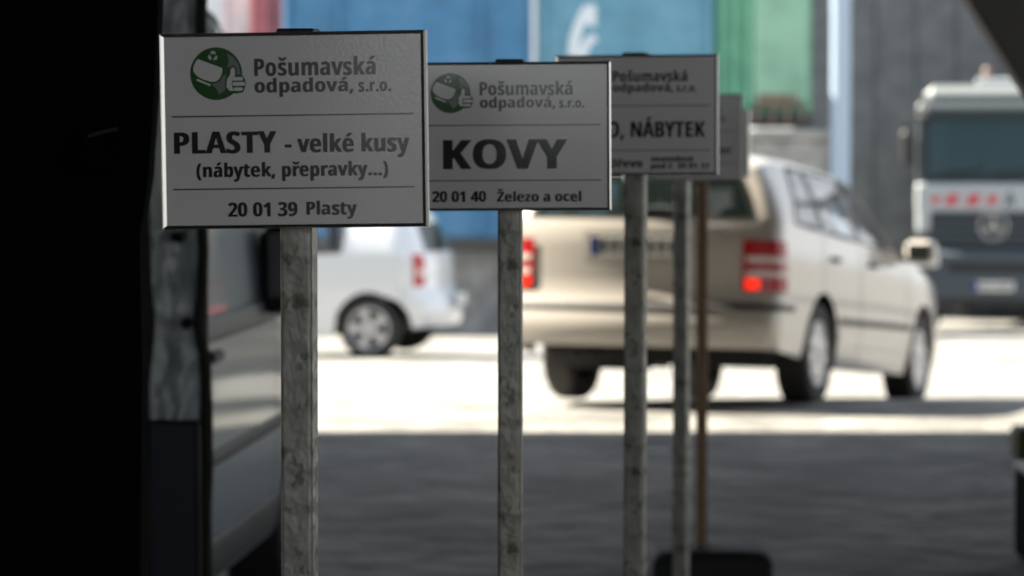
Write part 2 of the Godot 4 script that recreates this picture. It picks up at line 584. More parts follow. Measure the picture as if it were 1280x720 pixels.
# ==================================================================== signs
func build_signs():
	var g := "sign posts in a row"
	var s1 := sign_post("white PLASTY sign with green logo on galvanised post, nearest the camera", -0.2505, 1.4855, -3.67, 5.0, 8.0, 0.75, 0.038, M.galv, g)
	mm(s1, "PLASTY", -138.5, -19.3, -0.5, -26.0)
	mm(s1, "- velké kusy", -10, 134, -4.0, -32.6)
	mm(s1, "(nábytek, přepravky...)", -113, 109, -36.0, -58.3)
	mm(s1, "20 01 39", -77, 3.7, -82.0, -98.6)
	mm(s1, "Plasty", 13.8, 72.5, -81.2, -102.4)
	var s2 := sign_post("white KOVY sign on galvanised post, second from the camera", -0.0045, 1.4825, -4.84, 2.0, 5.7, 0.35, 0.036, M.galv, g)
	mm(s2, "KOVY", -100, 88, -4.0, -49.0)
	mm(s2, "20 01 40", -117, -35, -82.0, -98.6)
	mm(s2, "Železo a ocel", -19, 109, -79.0, -98.8)
	var s3 := sign_post("grey sign ending in NÁBYTEK, third post from the camera", 0.2325, 1.527, -6.0, 9.0, 15.0, 0.2, 0.038, M.galv, g)
	mm(s3, "DŘEVO, NÁBYTEK", -133, 130, -4.0, -47.0)
	mm(s3, "20 01 38", -136, -58, -82, -98.6)
	mm(s3, "Dřevo", -50, 12, -82, -98.6)
	mm(s3, "neuvedené", 28, 108, -76, -88)
	mm(s3, "pod č. 20 01 37", 28, 138, -90, -104)
	var s4 := sign_post("mostly hidden sign with pale right edge, fourth post from the camera", 0.442, 1.492, -8.3, 8.0, 20.0, 0.0, 0.038, M.galv, g)
	mm(s4, "ost", 92, 127, -24, -42)
	sign_post("farthest sign, on a rusty post in a black foot", 0.632, 1.48, -10.6, 8.0, 6.0, 0.0, 0.038, M.rusty, g)

func mm(board: Node3D, s: String, l: float, r: float, top: float, bottom: float):
	text("lettering", s, l / 1000, r / 1000, top / 1000, bottom / 1000, 0.0012, M.ink_black, board, 0.003)

func sign_post(label: String, x: float, y: float, z: float, turn: float, pole_turn: float, roll: float, pw: float, pole_mat: Material, group: String) -> Node3D:
	# rows of posts, each turned a little to the left: the right-hand sides show
	var t := thing("sign_post", label, "sign", Vector3(x, 0, z - 0.02), 0.0, group)
	var W := 0.308
	var H := 0.2245
	var bd := Node3D.new()
	bd.name = "sign_board"
	t.add_child(bd)
	bd.position = Vector3(0, y, 0.02)
	bd.rotation_degrees = Vector3(0, -turn, roll)
	# tray of the board
	obj("backing", box_mesh(Vector3(0, 0, -0.008), Vector3(W - 0.004, H - 0.004, 0.014), 0.001), M.alu_inner, bd)
	obj("printed_sheet", box_mesh(Vector3(0, 0, -0.0003), Vector3(W - 0.010, H - 0.008, 0.0016)), M.sheet, bd)
	# snap frame: mitred strips with a bevelled front
	var fw := 0.0056
	for k in 4:
		var st := new_st()
		var o := Vector2(W / 2, H / 2)
		var i := o - Vector2(fw, fw * 0.75)
		var c := [Vector2(-1, -1), Vector2(1, -1), Vector2(1, 1), Vector2(-1, 1)]
		var a: Vector2 = c[k] * o
		var b: Vector2 = c[(k + 1) % 4] * o
		var ia: Vector2 = c[k] * i
		var ib: Vector2 = c[(k + 1) % 4] * i
		var ma: Vector2 = (a * 0.62 + ia * 0.38)
		var mb: Vector2 = (b * 0.62 + ib * 0.38)
		var e := func(p: Vector2, zz: float) -> Vector3: return Vector3(p.x, p.y, zz)
		quad(st, e.call(a, -0.016), e.call(b, -0.016), e.call(b, -0.0012), e.call(a, -0.0012))
		quad(st, e.call(a, -0.0012), e.call(b, -0.0012), e.call(mb, 0.0032), e.call(ma, 0.0032))
		quad(st, e.call(ma, 0.0032), e.call(mb, 0.0032), e.call(ib, 0.0016), e.call(ia, 0.0016))
		quad(st, e.call(ia, 0.0016), e.call(ib, 0.0016), e.call(ib, 0.0), e.call(ia, 0.0))
		quad(st, e.call(b, -0.016), e.call(a, -0.016), e.call(ia, -0.016), e.call(ib, -0.016))
		obj("frame_strip", st.commit(), M.alu, bd)
	# header: round green emblem and the company's name
	var em := Node3D.new()
	em.name = "emblem"
	bd.add_child(em)
	em.position = Vector3(-0.0882, 0.0658, 0.0007)
	var E := func(poly: PackedVector2Array, layer: int, m: Material, called: String):
		obj(called, prism_mesh(poly, 0.0, 0.0003 + 0.00025 * layer), m, em)
	var Z := func(a: Array) -> PackedVector2Array:
		var p := PackedVector2Array()
		for q in a:
			p.append(Vector2((q[0] - 187) * 0.2007e-3, (209 - q[1]) * 0.2007e-3))
		return p
	E.call(ring_poly(Vector2.ZERO, 0.0302), 0, M.ink_green, "disc")
	E.call(Z.call([[82, 124], [225, 178], [222, 205], [207, 236], [188, 252], [160, 256], [110, 240], [78, 222], [56, 196], [55, 170], [66, 146]]), 1, M.sheet, "pale_panel")
	E.call(Z.call([[252, 95], [290, 118], [318, 160], [328, 214], [300, 214], [290, 182], [266, 172], [250, 168], [262, 140]]), 1, M.ink_soft, "grey_patch")
	E.call(Z.call([[160, 268], [205, 255], [232, 214], [246, 222], [242, 262], [236, 304], [206, 326], [190, 298]]), 1, M.ink_soft, "grey_patch")
	E.call(Z.call([[76, 236], [155, 270], [152, 280], [72, 246]]), 1, M.sheet, "stripe")
	E.call(Z.call([[258, 320], [236, 290], [240, 236], [260, 210], [262, 182], [286, 160], [306, 182], [306, 216], [340, 222], [352, 240], [360, 268], [350, 296], [340, 318], [300, 324]]), 2, M.ink_green, "hand_outline")
	E.call(Z.call([[264, 308], [246, 286], [250, 242], [268, 216], [272, 186], [285, 172], [297, 188], [296, 222], [284, 240], [276, 268], [286, 308]]), 3, M.sheet, "thumb")
	for f in [[312, 240, 62, 20], [318, 269, 74, 22], [313, 299, 54, 20]]:
		E.call(round_rect(Vector2((f[0] - 187) * 0.2007e-3, (209 - f[1]) * 0.2007e-3), Vector2(f[2], f[3]) * 0.2007e-3, 0.0021), 3, M.sheet, "finger")
	for k in 3:
		var ctr := Vector2((170 - 187) * 0.2007e-3, (209 - 108) * 0.2007e-3)
		var ang := PI / 2 + TAU * k / 3 - 0.15
		var p1 := ctr + Vector2.from_angle(ang - 0.75) * 0.0042
		var p2 := ctr + Vector2.from_angle(ang) * 0.0052
		var p3 := ctr + Vector2.from_angle(ang + 0.75) * 0.0042
		E.call(stroke([p1, p2, p3], 0.0016, 0.0024), 1, M.sheet, "arrow")
	var name_ := func(l: float, r: float, top: float, bot: float, s: String):
		text("lettering", s, l / 1000, r / 1000, top / 1000, bot / 1000, 0.0012, M.ink_grey, bd, 0.002)
	name_.call(-44.0, 96.3, 83.5, 61.5, "Pošumavská")
	name_.call(-44.0, 70.6, 60.0, 38.0, "odpadová,")
	name_.call(76.0, 113.8, 54.0, 42.5, "s.r.o.")
	obj("rule", box_mesh(Vector3(-0.001, 0.0170, 0.0009), Vector3(0.2795, 0.0016, 0.0006)), M.ink_line, bd)
	obj("rule", box_mesh(Vector3(-0.001, -0.0665, 0.0009), Vector3(0.2795, 0.0016, 0.0006)), M.ink_line, bd)
	# post with a black cap, standing in a heavy rubber foot
	var pole_top := y + H / 2 + 0.0006
	var pole := obj("pole", tube_mesh(pw, 0.06, pole_top), pole_mat, t, Vector3(0.002, 0, -0.02 - pw * 0.56))
	pole.rotation_degrees.y = -pole_turn
	var cap := obj("pole_cap", box_mesh(Vector3(0, pole_top + 0.0015, 0), Vector3(pw + 0.006, 0.007, pw + 0.006), 0.002), M.plastic_black, t, pole.position)
	cap.rotation_degrees.y = -pole_turn
	var rows := []
	for q in [[0.0, 0.03], [0.0, 0.0], [0.006, 0.0], [0.008, 0.095], [0.02, 0.12], [0.045, 0.133], [0.17, 0.134]]:
		var row := PackedVector3Array()
		var pl := round_rect(Vector2.ZERO, Vector2(0.42 - q[0] * 2, 0.36 - q[0] * 2), 0.05, 0.0, 6)
		for p in pl:
			row.append(Vector3(p.x, q[1], -p.y))
		row.append(row[0])
		rows.append(row)
	obj("foot", grid_mesh(rows, false), M.rubber, t, Vector3(0.03, 0, pole.position.z))
	return bd

# ==================================================================== left edge and behind the camera
func build_behind():
	# dark skip standing in the rear gate: the lower half of the KOVY sign mirrors it
	var t := thing("dark_skip", "dark steel waste skip standing in the rear gateway of the hall", "skip", Vector3(-0.7, 0, 8.0))
	var rows := []
	for q in [[0.0, 0.1, 0.0], [1.45, 0.1, 0.55], [1.6, 1.58, 0.75], [1.66, 1.6, 0.8], [1.66, 1.66, 0.8], [1.56, 1.66, 0.7], [1.4, 0.2, 0.5], [0.0, 0.2, 0.0]]:
		var row := PackedVector3Array()
		for c in [[-1, -1], [1, -1], [1, 1], [-1, 1], [-1, -1]]:
			row.append(Vector3(c[0] * q[0], q[1], -c[1] * q[2]))
		rows.append(row)
	obj("hull", grid_mesh(rows, false), M.trim, t)
	for x in [-1.1, 1.1]:
		obj("skid", box_mesh(Vector3(x, 0.05, 0), Vector3(0.12, 0.1, 1.1), 0.01), M.trim, t)
	for x in [-1.0, 0.0, 1.0]:
		obj("rib", box_mesh(Vector3(x, 0.85, -0.68), Vector3(0.08, 1.4, 0.08), 0.01, Basis(Vector3.RIGHT, -0.13)), M.trim, t)


func build_left_things():
	# heavy black door leaf at the left edge
	var t := thing("black_door_leaf", "large black steel door leaf filling the left edge of the view", "door", Vector3(-1.5, 0, -5.2))
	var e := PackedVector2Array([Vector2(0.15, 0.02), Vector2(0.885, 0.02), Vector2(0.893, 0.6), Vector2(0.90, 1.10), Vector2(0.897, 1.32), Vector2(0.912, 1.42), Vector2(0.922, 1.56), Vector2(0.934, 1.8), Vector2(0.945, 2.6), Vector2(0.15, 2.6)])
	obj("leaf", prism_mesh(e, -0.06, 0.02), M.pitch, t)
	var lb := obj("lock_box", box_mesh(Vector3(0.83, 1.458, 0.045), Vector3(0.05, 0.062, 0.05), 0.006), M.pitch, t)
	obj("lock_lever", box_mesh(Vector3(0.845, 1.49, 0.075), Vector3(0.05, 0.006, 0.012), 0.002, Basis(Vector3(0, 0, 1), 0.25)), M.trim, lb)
	for y in [0.5, 2.2]:
		obj("hinge", box_mesh(Vector3(0.2, y, 0.03), Vector3(0.1, 0.2, 0.04), 0.01), M.trim, t)
	# dented pale panel standing between the black leaf and the van
	var d := thing("dented_metal_panel", "dented pale grey panel with dark edges between black door and van", "panel", Vector3(-0.80, 0, -7.6))
	var noise := FastNoiseLite.new()
	noise.seed = 5
	noise.frequency = 2.2
	var rows := []
	for i in 90:
		var y := 0.82 + 1.3 * i / 89.0
		var row := PackedVector3Array()
		for j in 13:
			var x := -0.068 + 0.125 * j / 12.0
			var z := 0.03 * noise.get_noise_2d(x * 4.0, y * 1.4) + 0.02 * absf(noise.get_noise_2d(x * 9.0 + 40.0, y * 3.0))
			row.append(Vector3(x, y, z))
		rows.append(row)
	obj("pale_panel", grid_mesh(rows, false), M.panel_pale if M.has("panel_pale") else textured(mat(1, 1, 1, 0.45, 0.2), noise_tex(61, 0.015, 4, [[0.0, 0.30, 0.33, 0.35], [0.45, 0.52, 0.56, 0.58], [1.0, 0.66, 0.69, 0.70]]), 1.6), d)
	obj("backing", box_mesh(Vector3(-0.002, 1.06, -0.045), Vector3(0.15, 2.1, 0.03), 0.005), M.trim, d)
	obj("lower_panel", box_mesh(Vector3(-0.006, 0.42, 0.0), Vector3(0.125, 0.8, 0.05), 0.01), mat(0.012, 0.016, 0.028, 0.5), d)
	for s in [0, 1]:
		var st := new_st()
		var rr := []
		for i in 60:
			var y := 0.02 + 2.08 * i / 59.0
			var row := PackedVector3Array()
			var cx := (-0.073 if s == 0 else 0.068) + 0.007 * noise.get_noise_2d(y * 1.5, 7.0 + 9.0 * s) + (0.008 if s == 1 and y < 1.0 else 0.0) + (0.012 * exp(-pow((y - 1.05) / 0.08, 2)) * (-1 if s else 1))
			for k in 9:
				var a := TAU * k / 8
				row.append(Vector3(cx + 0.013 * cos(a), y, 0.02 + 0.016 * sin(a)))
			rr.append(row)
		grid(st, rr, true)
		obj("edge_seal", st.commit(), mat(0.022, 0.018, 0.014, 0.7), d)
	for b in [[-0.07, 1.36], [0.01, 1.255], [0.03, 1.05]]:
		obj("bolt", lathe([[0.0, 0.03], [0.012, 0.028], [0.014, 0.0], [0.014, -0.02]], 14, Basis(Vector3.RIGHT, PI / 2)), M.plastic_black, d, Vector3(b[0], b[1], 0.03))

# ==================================================================== cars
# forward is -z, the origin lies on the ground under the rear axle
func body_half_width(p: Dictionary, u: float) -> float:
	var w: float = p.W / 2.0
	var r: float = p.rear_r
	var f: float = p.front_r
	if u < r:
		w -= r * 0.8 * (1.0 - sqrt(maxf(0.0, 1.0 - pow((r - u) / r, 2))))
	var L: float = p.L
	if u > L - f:
		w -= p.front_in * (1.0 - sqrt(maxf(0.0, 1.0 - pow((u - L + f) / f, 2))))
	return w

func lower_edge(p: Dictionary, u: float) -> float:
	var yb := prof(p.sill, u)
	for a in [p.ro, p.ro + p.wb]:
		var dx: float = absf(u - a)
		var R: float = p.wheel_r + 0.055
		if dx < R:
			yb = maxf(yb, p.wheel_r + sqrt(R * R - dx * dx))
	return yb

func body_point(p: Dictionary, u: float, part: int, t: float, side: float) -> Vector3:
	var W := body_half_width(p, u)
	var top := prof(p.top, u)
	var belt := minf(prof(p.belt, u), top - 0.03)
	var crown: float = minf(p.crown, (top - belt) * 0.45)
	var glass := clampf((top - belt) / 0.4, 0.0, 1.0)
	var w_belt := W * 0.972
	var w_roof := lerpf(w_belt - 0.05, W * p.roof_w, glass)
	var x := 0.0
	var y := 0.0
	if part == 0:
		var yb := lower_edge(p, u)
		y = lerpf(yb, belt, t)
		var q := (y - 0.2) / maxf(belt - 0.2, 0.05)
		var sh := 1.0 - 0.05 * pow(maxf(0.0, 1.0 - q / 0.42), 2) - 0.028 * pow(clampf((q - 0.5) / 0.5, 0, 1), 2)
		x = W * sh
	elif part == 1:
		y = lerpf(belt, top - crown, t)
		x = lerpf(w_belt, w_roof, t) + 0.018 * sin(PI * t) * glass
	else:
		var a := t * PI / 2
		x = w_roof * pow(cos(a), 0.8) if t < 1.0 else 0.0
		y = top - crown + crown * sin(a)
	# slant of the tail and of the bumper
	var fade := clampf(1.0 - u / 0.9, 0.0, 1.0)
	var shift := 0.0
	if y > p.tail_y:
		shift = p.tail_lean * pow((y - p.tail_y) / (p.H - p.tail_y), 1.2)
	elif y < p.bumper_y:
		shift = -p.bumper_out * smoothstep(0.0, 0.12, p.bumper_y - y) + 0.06 * smoothstep(p.bumper_y - 0.2, 0.15, y)
	return Vector3(x * side, y, p.ro - u - shift * fade)

func rear_point(p: Dictionary, part: int, t: float, v: float) -> Vector3:
	var e := body_point(p, 0.0, part, t, 1.0)
	return Vector3(e.x * v, e.y, e.z + p.rear_bulge * (1.0 - v * v))

# part and t of the height y at the tail
func rear_at(p: Dictionary, x: float, y: float, out := 0.004) -> Vector3:
	var top := prof(p.top, 0.0)
	var belt := prof(p.belt, 0.0)
	var yb := lower_edge(p, 0.0)
	var part := 0
	var t := (y - yb) / (belt - yb)
	if y > belt:
		part = 1
		t = (y - belt) / (top - p.crown - belt)
	var e := body_point(p, 0.0, part, clampf(t, 0, 1), 1.0)
	var q := rear_point(p, part, clampf(t, 0, 1), clampf(x / e.x, -1, 1))
	return q + Vector3(0, 0, out)

func side_at(p: Dictionary, u: float, y: float, side: float, out := 0.004) -> Vector3:
	var yb := lower_edge(p, u)
	var belt := minf(prof(p.belt, u), prof(p.top, u) - 0.03)
	var q := body_point(p, u, 0, clampf((y - yb) / (belt - yb), 0, 1), side)
	q.y = y
	return q + Vector3(side * out, 0, out * 0.6 * clampf(1.0 - u / 0.15, 0, 1))

func in_window(p: Dictionary, u: float, t: float) -> bool:
	if t < 0.06 or t > 0.96:
		return false
	for w in p.windows:
		if u > lerpf(w[0], w[2], t) and u < lerpf(w[1], w[3], t):
			return true
	return false

func build_vehicle(p: Dictionary, t: Node3D):
	var nA := 9
	var nB := 14
	var nC := 8
	var us := []
	var u := 0.0
	while u < p.L - 0.001:
		us.append(u)
		u += 0.012 if u < 0.12 else (0.03 if u < p.L - 0.3 else 0.02)
	us.append(p.L)
	var cols := []
	for k in nA:
		cols.append([0, float(k) / nA])
	for k in nB:
		cols.append([1, float(k) / nB])
	for k in nC + 1:
		cols.append([2, float(k) / nC])
	var half := cols.size()
	var rows := []
	for uu in us:
		var row := PackedVector3Array()
		for k in half:
			row.append(body_point(p, uu, cols[k][0], cols[k][1], -1.0))
		for k in range(half - 2, -1, -1):
			row.append(body_point(p, uu, cols[k][0], cols[k][1], 1.0))
		rows.append(row)
	var total: int = rows[0].size()
	var skip := func(r: int, c: int) -> bool:
		var uc: float = (us[r] + us[r + 1]) / 2
		var k := c if c < half - 1 else total - 2 - c
		var part: int = cols[k][0]
		if part == 1:
			return in_window(p, uc, cols[k][1] + 0.5 / nB)
		if part == 2:
			return uc > p.screen[0] and uc < p.screen[1] and cols[k][1] > 0.2
		return false
	obj("body", grid_mesh(rows, false, skip), p.paint, t)
	# dark lining of the cabin
	var lining := []
	for r in rows:
		var row := PackedVector3Array()
		for q in r:
			row.append(Vector3(q.x * 0.962, q.y - 0.03 * smoothstep(0.9, 1.3, q.y), q.z))
		lining.append(row)
	var lskip := func(r: int, c: int) -> bool:
		var k := c if c < half - 1 else total - 2 - c
		return us[r] < 0.01 or us[r] > p.screen[1] or cols[k][0] == 0 and cols[k][1] < 0.5 or skip.call(r, c)
	obj("cabin_lining", grid_mesh(lining, false, lskip), M.seat, t)
	# tail
	var tail := []
	for k in half:
		var row := PackedVector3Array()
		for j in 25:
			row.append(rear_point(p, cols[k][0], cols[k][1], -1.0 + j / 12.0))
		tail.append(row)
	var tskip := func(r: int, c: int) -> bool:
		return cols[r][0] == 1 and cols[r][1] > p.tail_glass[0] and cols[r][1] < p.tail_glass[1] and c >= p.tail_glass[2] and c < 24 - p.tail_glass[2]
	obj("tailgate", grid_mesh(tail, false, tskip), p.paint, t)
	var g := []
	for i in 7:
		var row := PackedVector3Array()
		for j in 13:
			row.append(rear_point(p, 1, lerpf(p.tail_glass[0] - 0.04, p.tail_glass[1] + 0.06, i / 6.0), lerpf(-1.0, 1.0, j / 12.0) * (1.0 - (p.tail_glass[2] - 0.6) / 12.0)) + Vector3(0, 0, 0.004))
		g.append(row)
	obj("rear_window", grid_mesh(g, false), M.glass_dark, t)
	# nose
	var nose := []
	for k in half:
		var row := PackedVector3Array()
		for j in 13:
			var v := -1.0 + j / 6.0
			var e := body_point(p, p.L, cols[k][0], cols[k][1], 1.0)
			row.append(Vector3(e.x * v, e.y, e.z - 0.06 * (1.0 - v * v)))
		nose.append(row)
	obj("nose", grid_mesh(nose, true), p.paint, t)
	# side windows, each with a dark surround
	for side in [-1.0, 1.0]:
		for w in p.windows:
			var wr := []
			for i in 9:
				var tt := lerpf(0.03, 0.985, i / 8.0)
				var row := PackedVector3Array()
				for j in 13:
					row.append(body_point(p, lerpf(lerpf(w[0], w[2], tt) - 0.015, lerpf(w[1], w[3], tt) + 0.015, j / 12.0), 1, tt, side) + Vector3(side * 0.005, 0, 0))
				wr.append(row)
			var win := obj("side_window", grid_mesh(wr, side < 0), M.glass, t)
			var rim := new_st()
			var edge := []
			for i in 9:
				edge.append(wr[i][0])
			for j in range(1, 13):
				edge.append(wr[8][j])
			for i in range(7, -1, -1):
				edge.append(wr[i][12])
			for j in range(11, 0, -1):
				edge.append(wr[0][j])
			var mid: Vector3 = (wr[4][6])
			var loops := []
			for q in 3:
				var lp := PackedVector3Array()
				for i in edge.size() + 1:
					var e: Vector3 = edge[i % edge.size()]
					var inward := (mid - e).normalized()
					lp.append(e + inward * [-0.008, 0.006, 0.022][q] + Vector3(side * [0.0, 0.006, 0.002][q], 0, 0))
				loops.append(lp)
			grid(rim, loops, side > 0)
			obj("seal", rim.commit(), M.trim, win)
	# windscreen
	var ws := []
	for i in 9:
		var uu := lerpf(p.screen[0] - 0.02, p.screen[1] + 0.02, i / 8.0)
		var row := PackedVector3Array()
		for j in 17:
			var v := -1.0 + j / 8.0
			row.append(body_point(p, uu, 2, 0.17 + 0.83 * (1.0 - absf(v)), signf(v) if v != 0 else 1.0) + Vector3(0, 0.004, -0.003))
		ws.append(row)
	obj("windscreen", grid_mesh(ws, false), M.glass, t)
	# floor and dark underside, seats
	obj("underbody", box_mesh(Vector3(0, 0.33, p.ro - p.L / 2), Vector3(p.W * 0.8, 0.22, p.L - 0.5), 0.05), M.under, t)
	for a in [0.0, -p.wb]:
		obj("axle", box_mesh(Vector3(0, p.wheel_r, a), Vector3(p.W - 0.5, 0.09, 0.1), 0.02), M.under, t)
	for sx in p.seat_x:
		for sz in p.seat_u:
			var st := obj("seat", box_mesh(Vector3(sx, 0.55, p.ro - sz), Vector3(0.46, 0.34, 0.5), 0.08), M.seat, t)
			obj("backrest", box_mesh(Vector3(sx, 0.88, p.ro - sz + 0.26), Vector3(0.46, 0.56, 0.14), 0.05, Basis(Vector3.RIGHT, 0.2)), M.seat, st)
			obj("headrest", box_mesh(Vector3(sx, 1.22, p.ro - sz + 0.33), Vector3(0.26, 0.16, 0.1), 0.04), M.seat, st)
	obj("dashboard", box_mesh(Vector3(0, prof(p.belt, p.screen[1]) - 0.16, p.ro - p.screen[1] + 0.12), Vector3(p.W * 0.84, 0.22, 0.5), 0.08), M.seat, t)
	# wheels
	for a in [0.0, -p.wb]:
		for side in [-1.0, 1.0]:
			wheel(p, t, Vector3(side * (p.W / 2 - 0.115), p.wheel_r, a), side)
	# bumper strip, side strips, lamps
	if p.has("strip_y"):
		strip(p, t, "bumper_strip", p.strip_y, 0.035, true)
		for side in [-1.0, 1.0]:
			strip_side(p, t, "side_strip", p.side_strip_y, 0.04, p.ro + p.wheel_r + 0.09, p.ro + p.wb - p.wheel_r - 0.09, side)
	for side in [-1.0, 1.0]:
		for uu in p.handles:
			obj("door_handle", box_mesh(side_at(p, uu, p.handle_y, side, 0.012), Vector3(0.025, 0.03, 0.17), 0.008), p.handle_mat, t)
		for uu in p.seams:
			seam(p, t, uu, side)
		mirror(p, t, side)

func strip(p, t, called, y, h, _w):
	var rows := []
	for k in 4:
		var yy: float = y + h * [-0.5, -0.4, 0.4, 0.5][k]
		var o: float = [0.0, 0.014, 0.014, 0.0][k]
		var row := PackedVector3Array()
		for i in 7:
			row.append(side_at(p, 0.30 * (1.0 - i / 7.0), yy, -1.0, o + 0.002))
		for j in 21:
			var v := -1.0 + j / 10.0
			var e := rear_at(p, 10.0, yy, 0.0)
			row.append(rear_at(p, e.x * v, yy, o + 0.002))
		for i in 7:
			row.append(side_at(p, 0.30 * (i + 1) / 7.0, yy, 1.0, o + 0.002))
		rows.append(row)
	obj(called, grid_mesh(rows, false), M.trim, t)

func strip_side(p, t, called, y, h, u0, u1, side, m: Material = null):
	var rows := []
	for k in 4:
		var row := PackedVector3Array()
		for i in 25:
			row.append(side_at(p, lerpf(u0, u1, i / 24.0), y + h * [-0.5, -0.35, 0.35, 0.5][k], side, [0.0, 0.012, 0.012, 0.0][k] + 0.001))
		rows.append(row)
	obj(called, grid_mesh(rows, side < 0), m if m else M.trim, t)

func seam(p, t, u, side):
	var rows := []
	for k in 2:
		var row := PackedVector3Array()
		for i in 14:
			var y := lerpf(lower_edge(p, u) + 0.03, prof(p.belt, u) - 0.01, i / 13.0)
			row.append(side_at(p, u + 0.004 * (k * 2 - 1), y, side, 0.0015))
		rows.append(row)
	obj("door_gap", grid_mesh(rows, side > 0), M.under, t)

func mirror(p, t, side):
	var c: Vector3 = body_point(p, p.mirror_u, 1, 0.05, side) + Vector3(side * p.mirror_size.x * 0.62, p.mirror_size.y * 0.3 - p.get("mirror_drop", 0.0), 0)
	var o := obj("wing_mirror", box_mesh(c, p.mirror_size, 0.035, Basis(Vector3.UP, -0.15 * side)), p.mirror_mat, t)
	obj("mirror_glass", box_mesh(c + Vector3(0, 0, p.mirror_size.z / 2 + 0.002), Vector3(p.mirror_size.x - 0.05, p.mirror_size.y - 0.05, 0.006), 0.002, Basis(Vector3.UP, -0.15 * side)), M.glass_dark, o)
	obj("mirror_arm", box_mesh(c + Vector3(-side * p.mirror_size.x * 0.6, -p.mirror_size.y * 0.25, 0), Vector3(p.mirror_size.x * 0.7, 0.05, 0.06), 0.015), M.trim, o)

func wheel(p: Dictionary, t: Node3D, at: Vector3, side: float):
	var w := Node3D.new()
	w.name = "wheel"
	t.add_child(w, true)
	w.position = at
	var bs := Basis(Vector3(0, 0, 1), -PI / 2 * side)   # the turned shape's y points outwards
	var R: float = p.wheel_r
	var hw := 0.095
	var rr: float = p.rim_r
	obj("tyre", lathe([[rr - 0.02, -hw + 0.02], [rr + 0.02, -hw], [R - 0.025, -hw], [R - 0.006, -hw + 0.018], [R, -hw + 0.04], [R, hw - 0.04], [R - 0.006, hw - 0.018], [R - 0.025, hw], [rr + 0.02, hw], [rr - 0.005, hw - 0.015], [rr - 0.01, hw - 0.05]].map(func(q): return [q[0], q[1]]), 40, bs), M.tyre, w)
	var rim := obj("rim", lathe([[rr, hw - 0.055], [rr, hw - 0.012], [rr - 0.014, hw - 0.008], [rr - 0.022, hw - 0.03], [rr - 0.03, hw - 0.06], [0.0, hw - 0.06]], 40, bs), M.rim_dark if p.spokes else M.rim, w)
	obj("lip", lathe([[rr + 0.002, hw - 0.03], [rr + 0.004, hw - 0.008], [rr - 0.018, hw - 0.004], [rr - 0.024, hw - 0.03]], 40, bs), M.rim, rim)
	var n: int = p.spoke_n
	for k in n:
		var st := new_st()
		var a := TAU * k / n + 0.3
		var poly := PackedVector2Array([Vector2(-0.03, 0.03), Vector2(0.03, 0.03), Vector2(p.spoke_w, rr - 0.01), Vector2(-p.spoke_w, rr - 0.01)])
		prism(st, poly, hw - 0.03, hw - 0.008)
		var o := obj("spoke", st.commit(), M.rim, rim)
		o.basis = Basis(Vector3.UP, PI / 2 * side) * Basis(Vector3(0, 0, 1), a)
	obj("hub", lathe([[0.0, hw], [0.035, hw - 0.002], [0.04, hw - 0.03]], 20, bs), M.rim, rim)

func rear_patch(p, x0, x1, y0, y1, out) -> Array:
	var rows := []
	for i in 7:
		var row := PackedVector3Array()
		for j in 9:
			row.append(rear_at(p, lerpf(x0, x1, j / 8.0), lerpf(y0, y1, i / 6.0), out))
		rows.append(row)
	return rows

# lamp that wraps round the rear corner
func corner_lamp(p, t, called, x_in, y0, y1, u_side, side, m, out) -> MeshInstance3D:
	var rows := []
	for i in 8:
		var y := lerpf(y0, y1, i / 7.0)
		var row := PackedVector3Array()
		var e: Vector3 = rear_at(p, 10.0, y, 0.0)
		for j in 7:
			var q := rear_at(p, lerpf(x_in, e.x, j / 7.0), y, out)
			row.append(Vector3(q.x * side, q.y, q.z))
		for j in 9:
			var q2 := side_at(p, u_side * j / 8.0, y, side, out * (1.0 if j else 0.7))
			row.append(q2)
		rows.append(row)
	return obj(called, grid_mesh(rows, side < 0), m, t)

func plate(t: Node3D, at: Vector3, w: float, h: float, s: String, tilt := 0.0, faces_back := true):
	var o := obj("number_plate", box_mesh(Vector3.ZERO, Vector3(w, h, 0.008), 0.002), M.plate_white, t, at)
	o.rotation_degrees.x = tilt
	if not faces_back:
		o.rotation_degrees.y = 180
	obj("blue_band", box_mesh(Vector3(-w / 2 + 0.032, 0, 0.005), Vector3(0.055, h - 0.006, 0.003)), M.plate_blue, o)
	return o

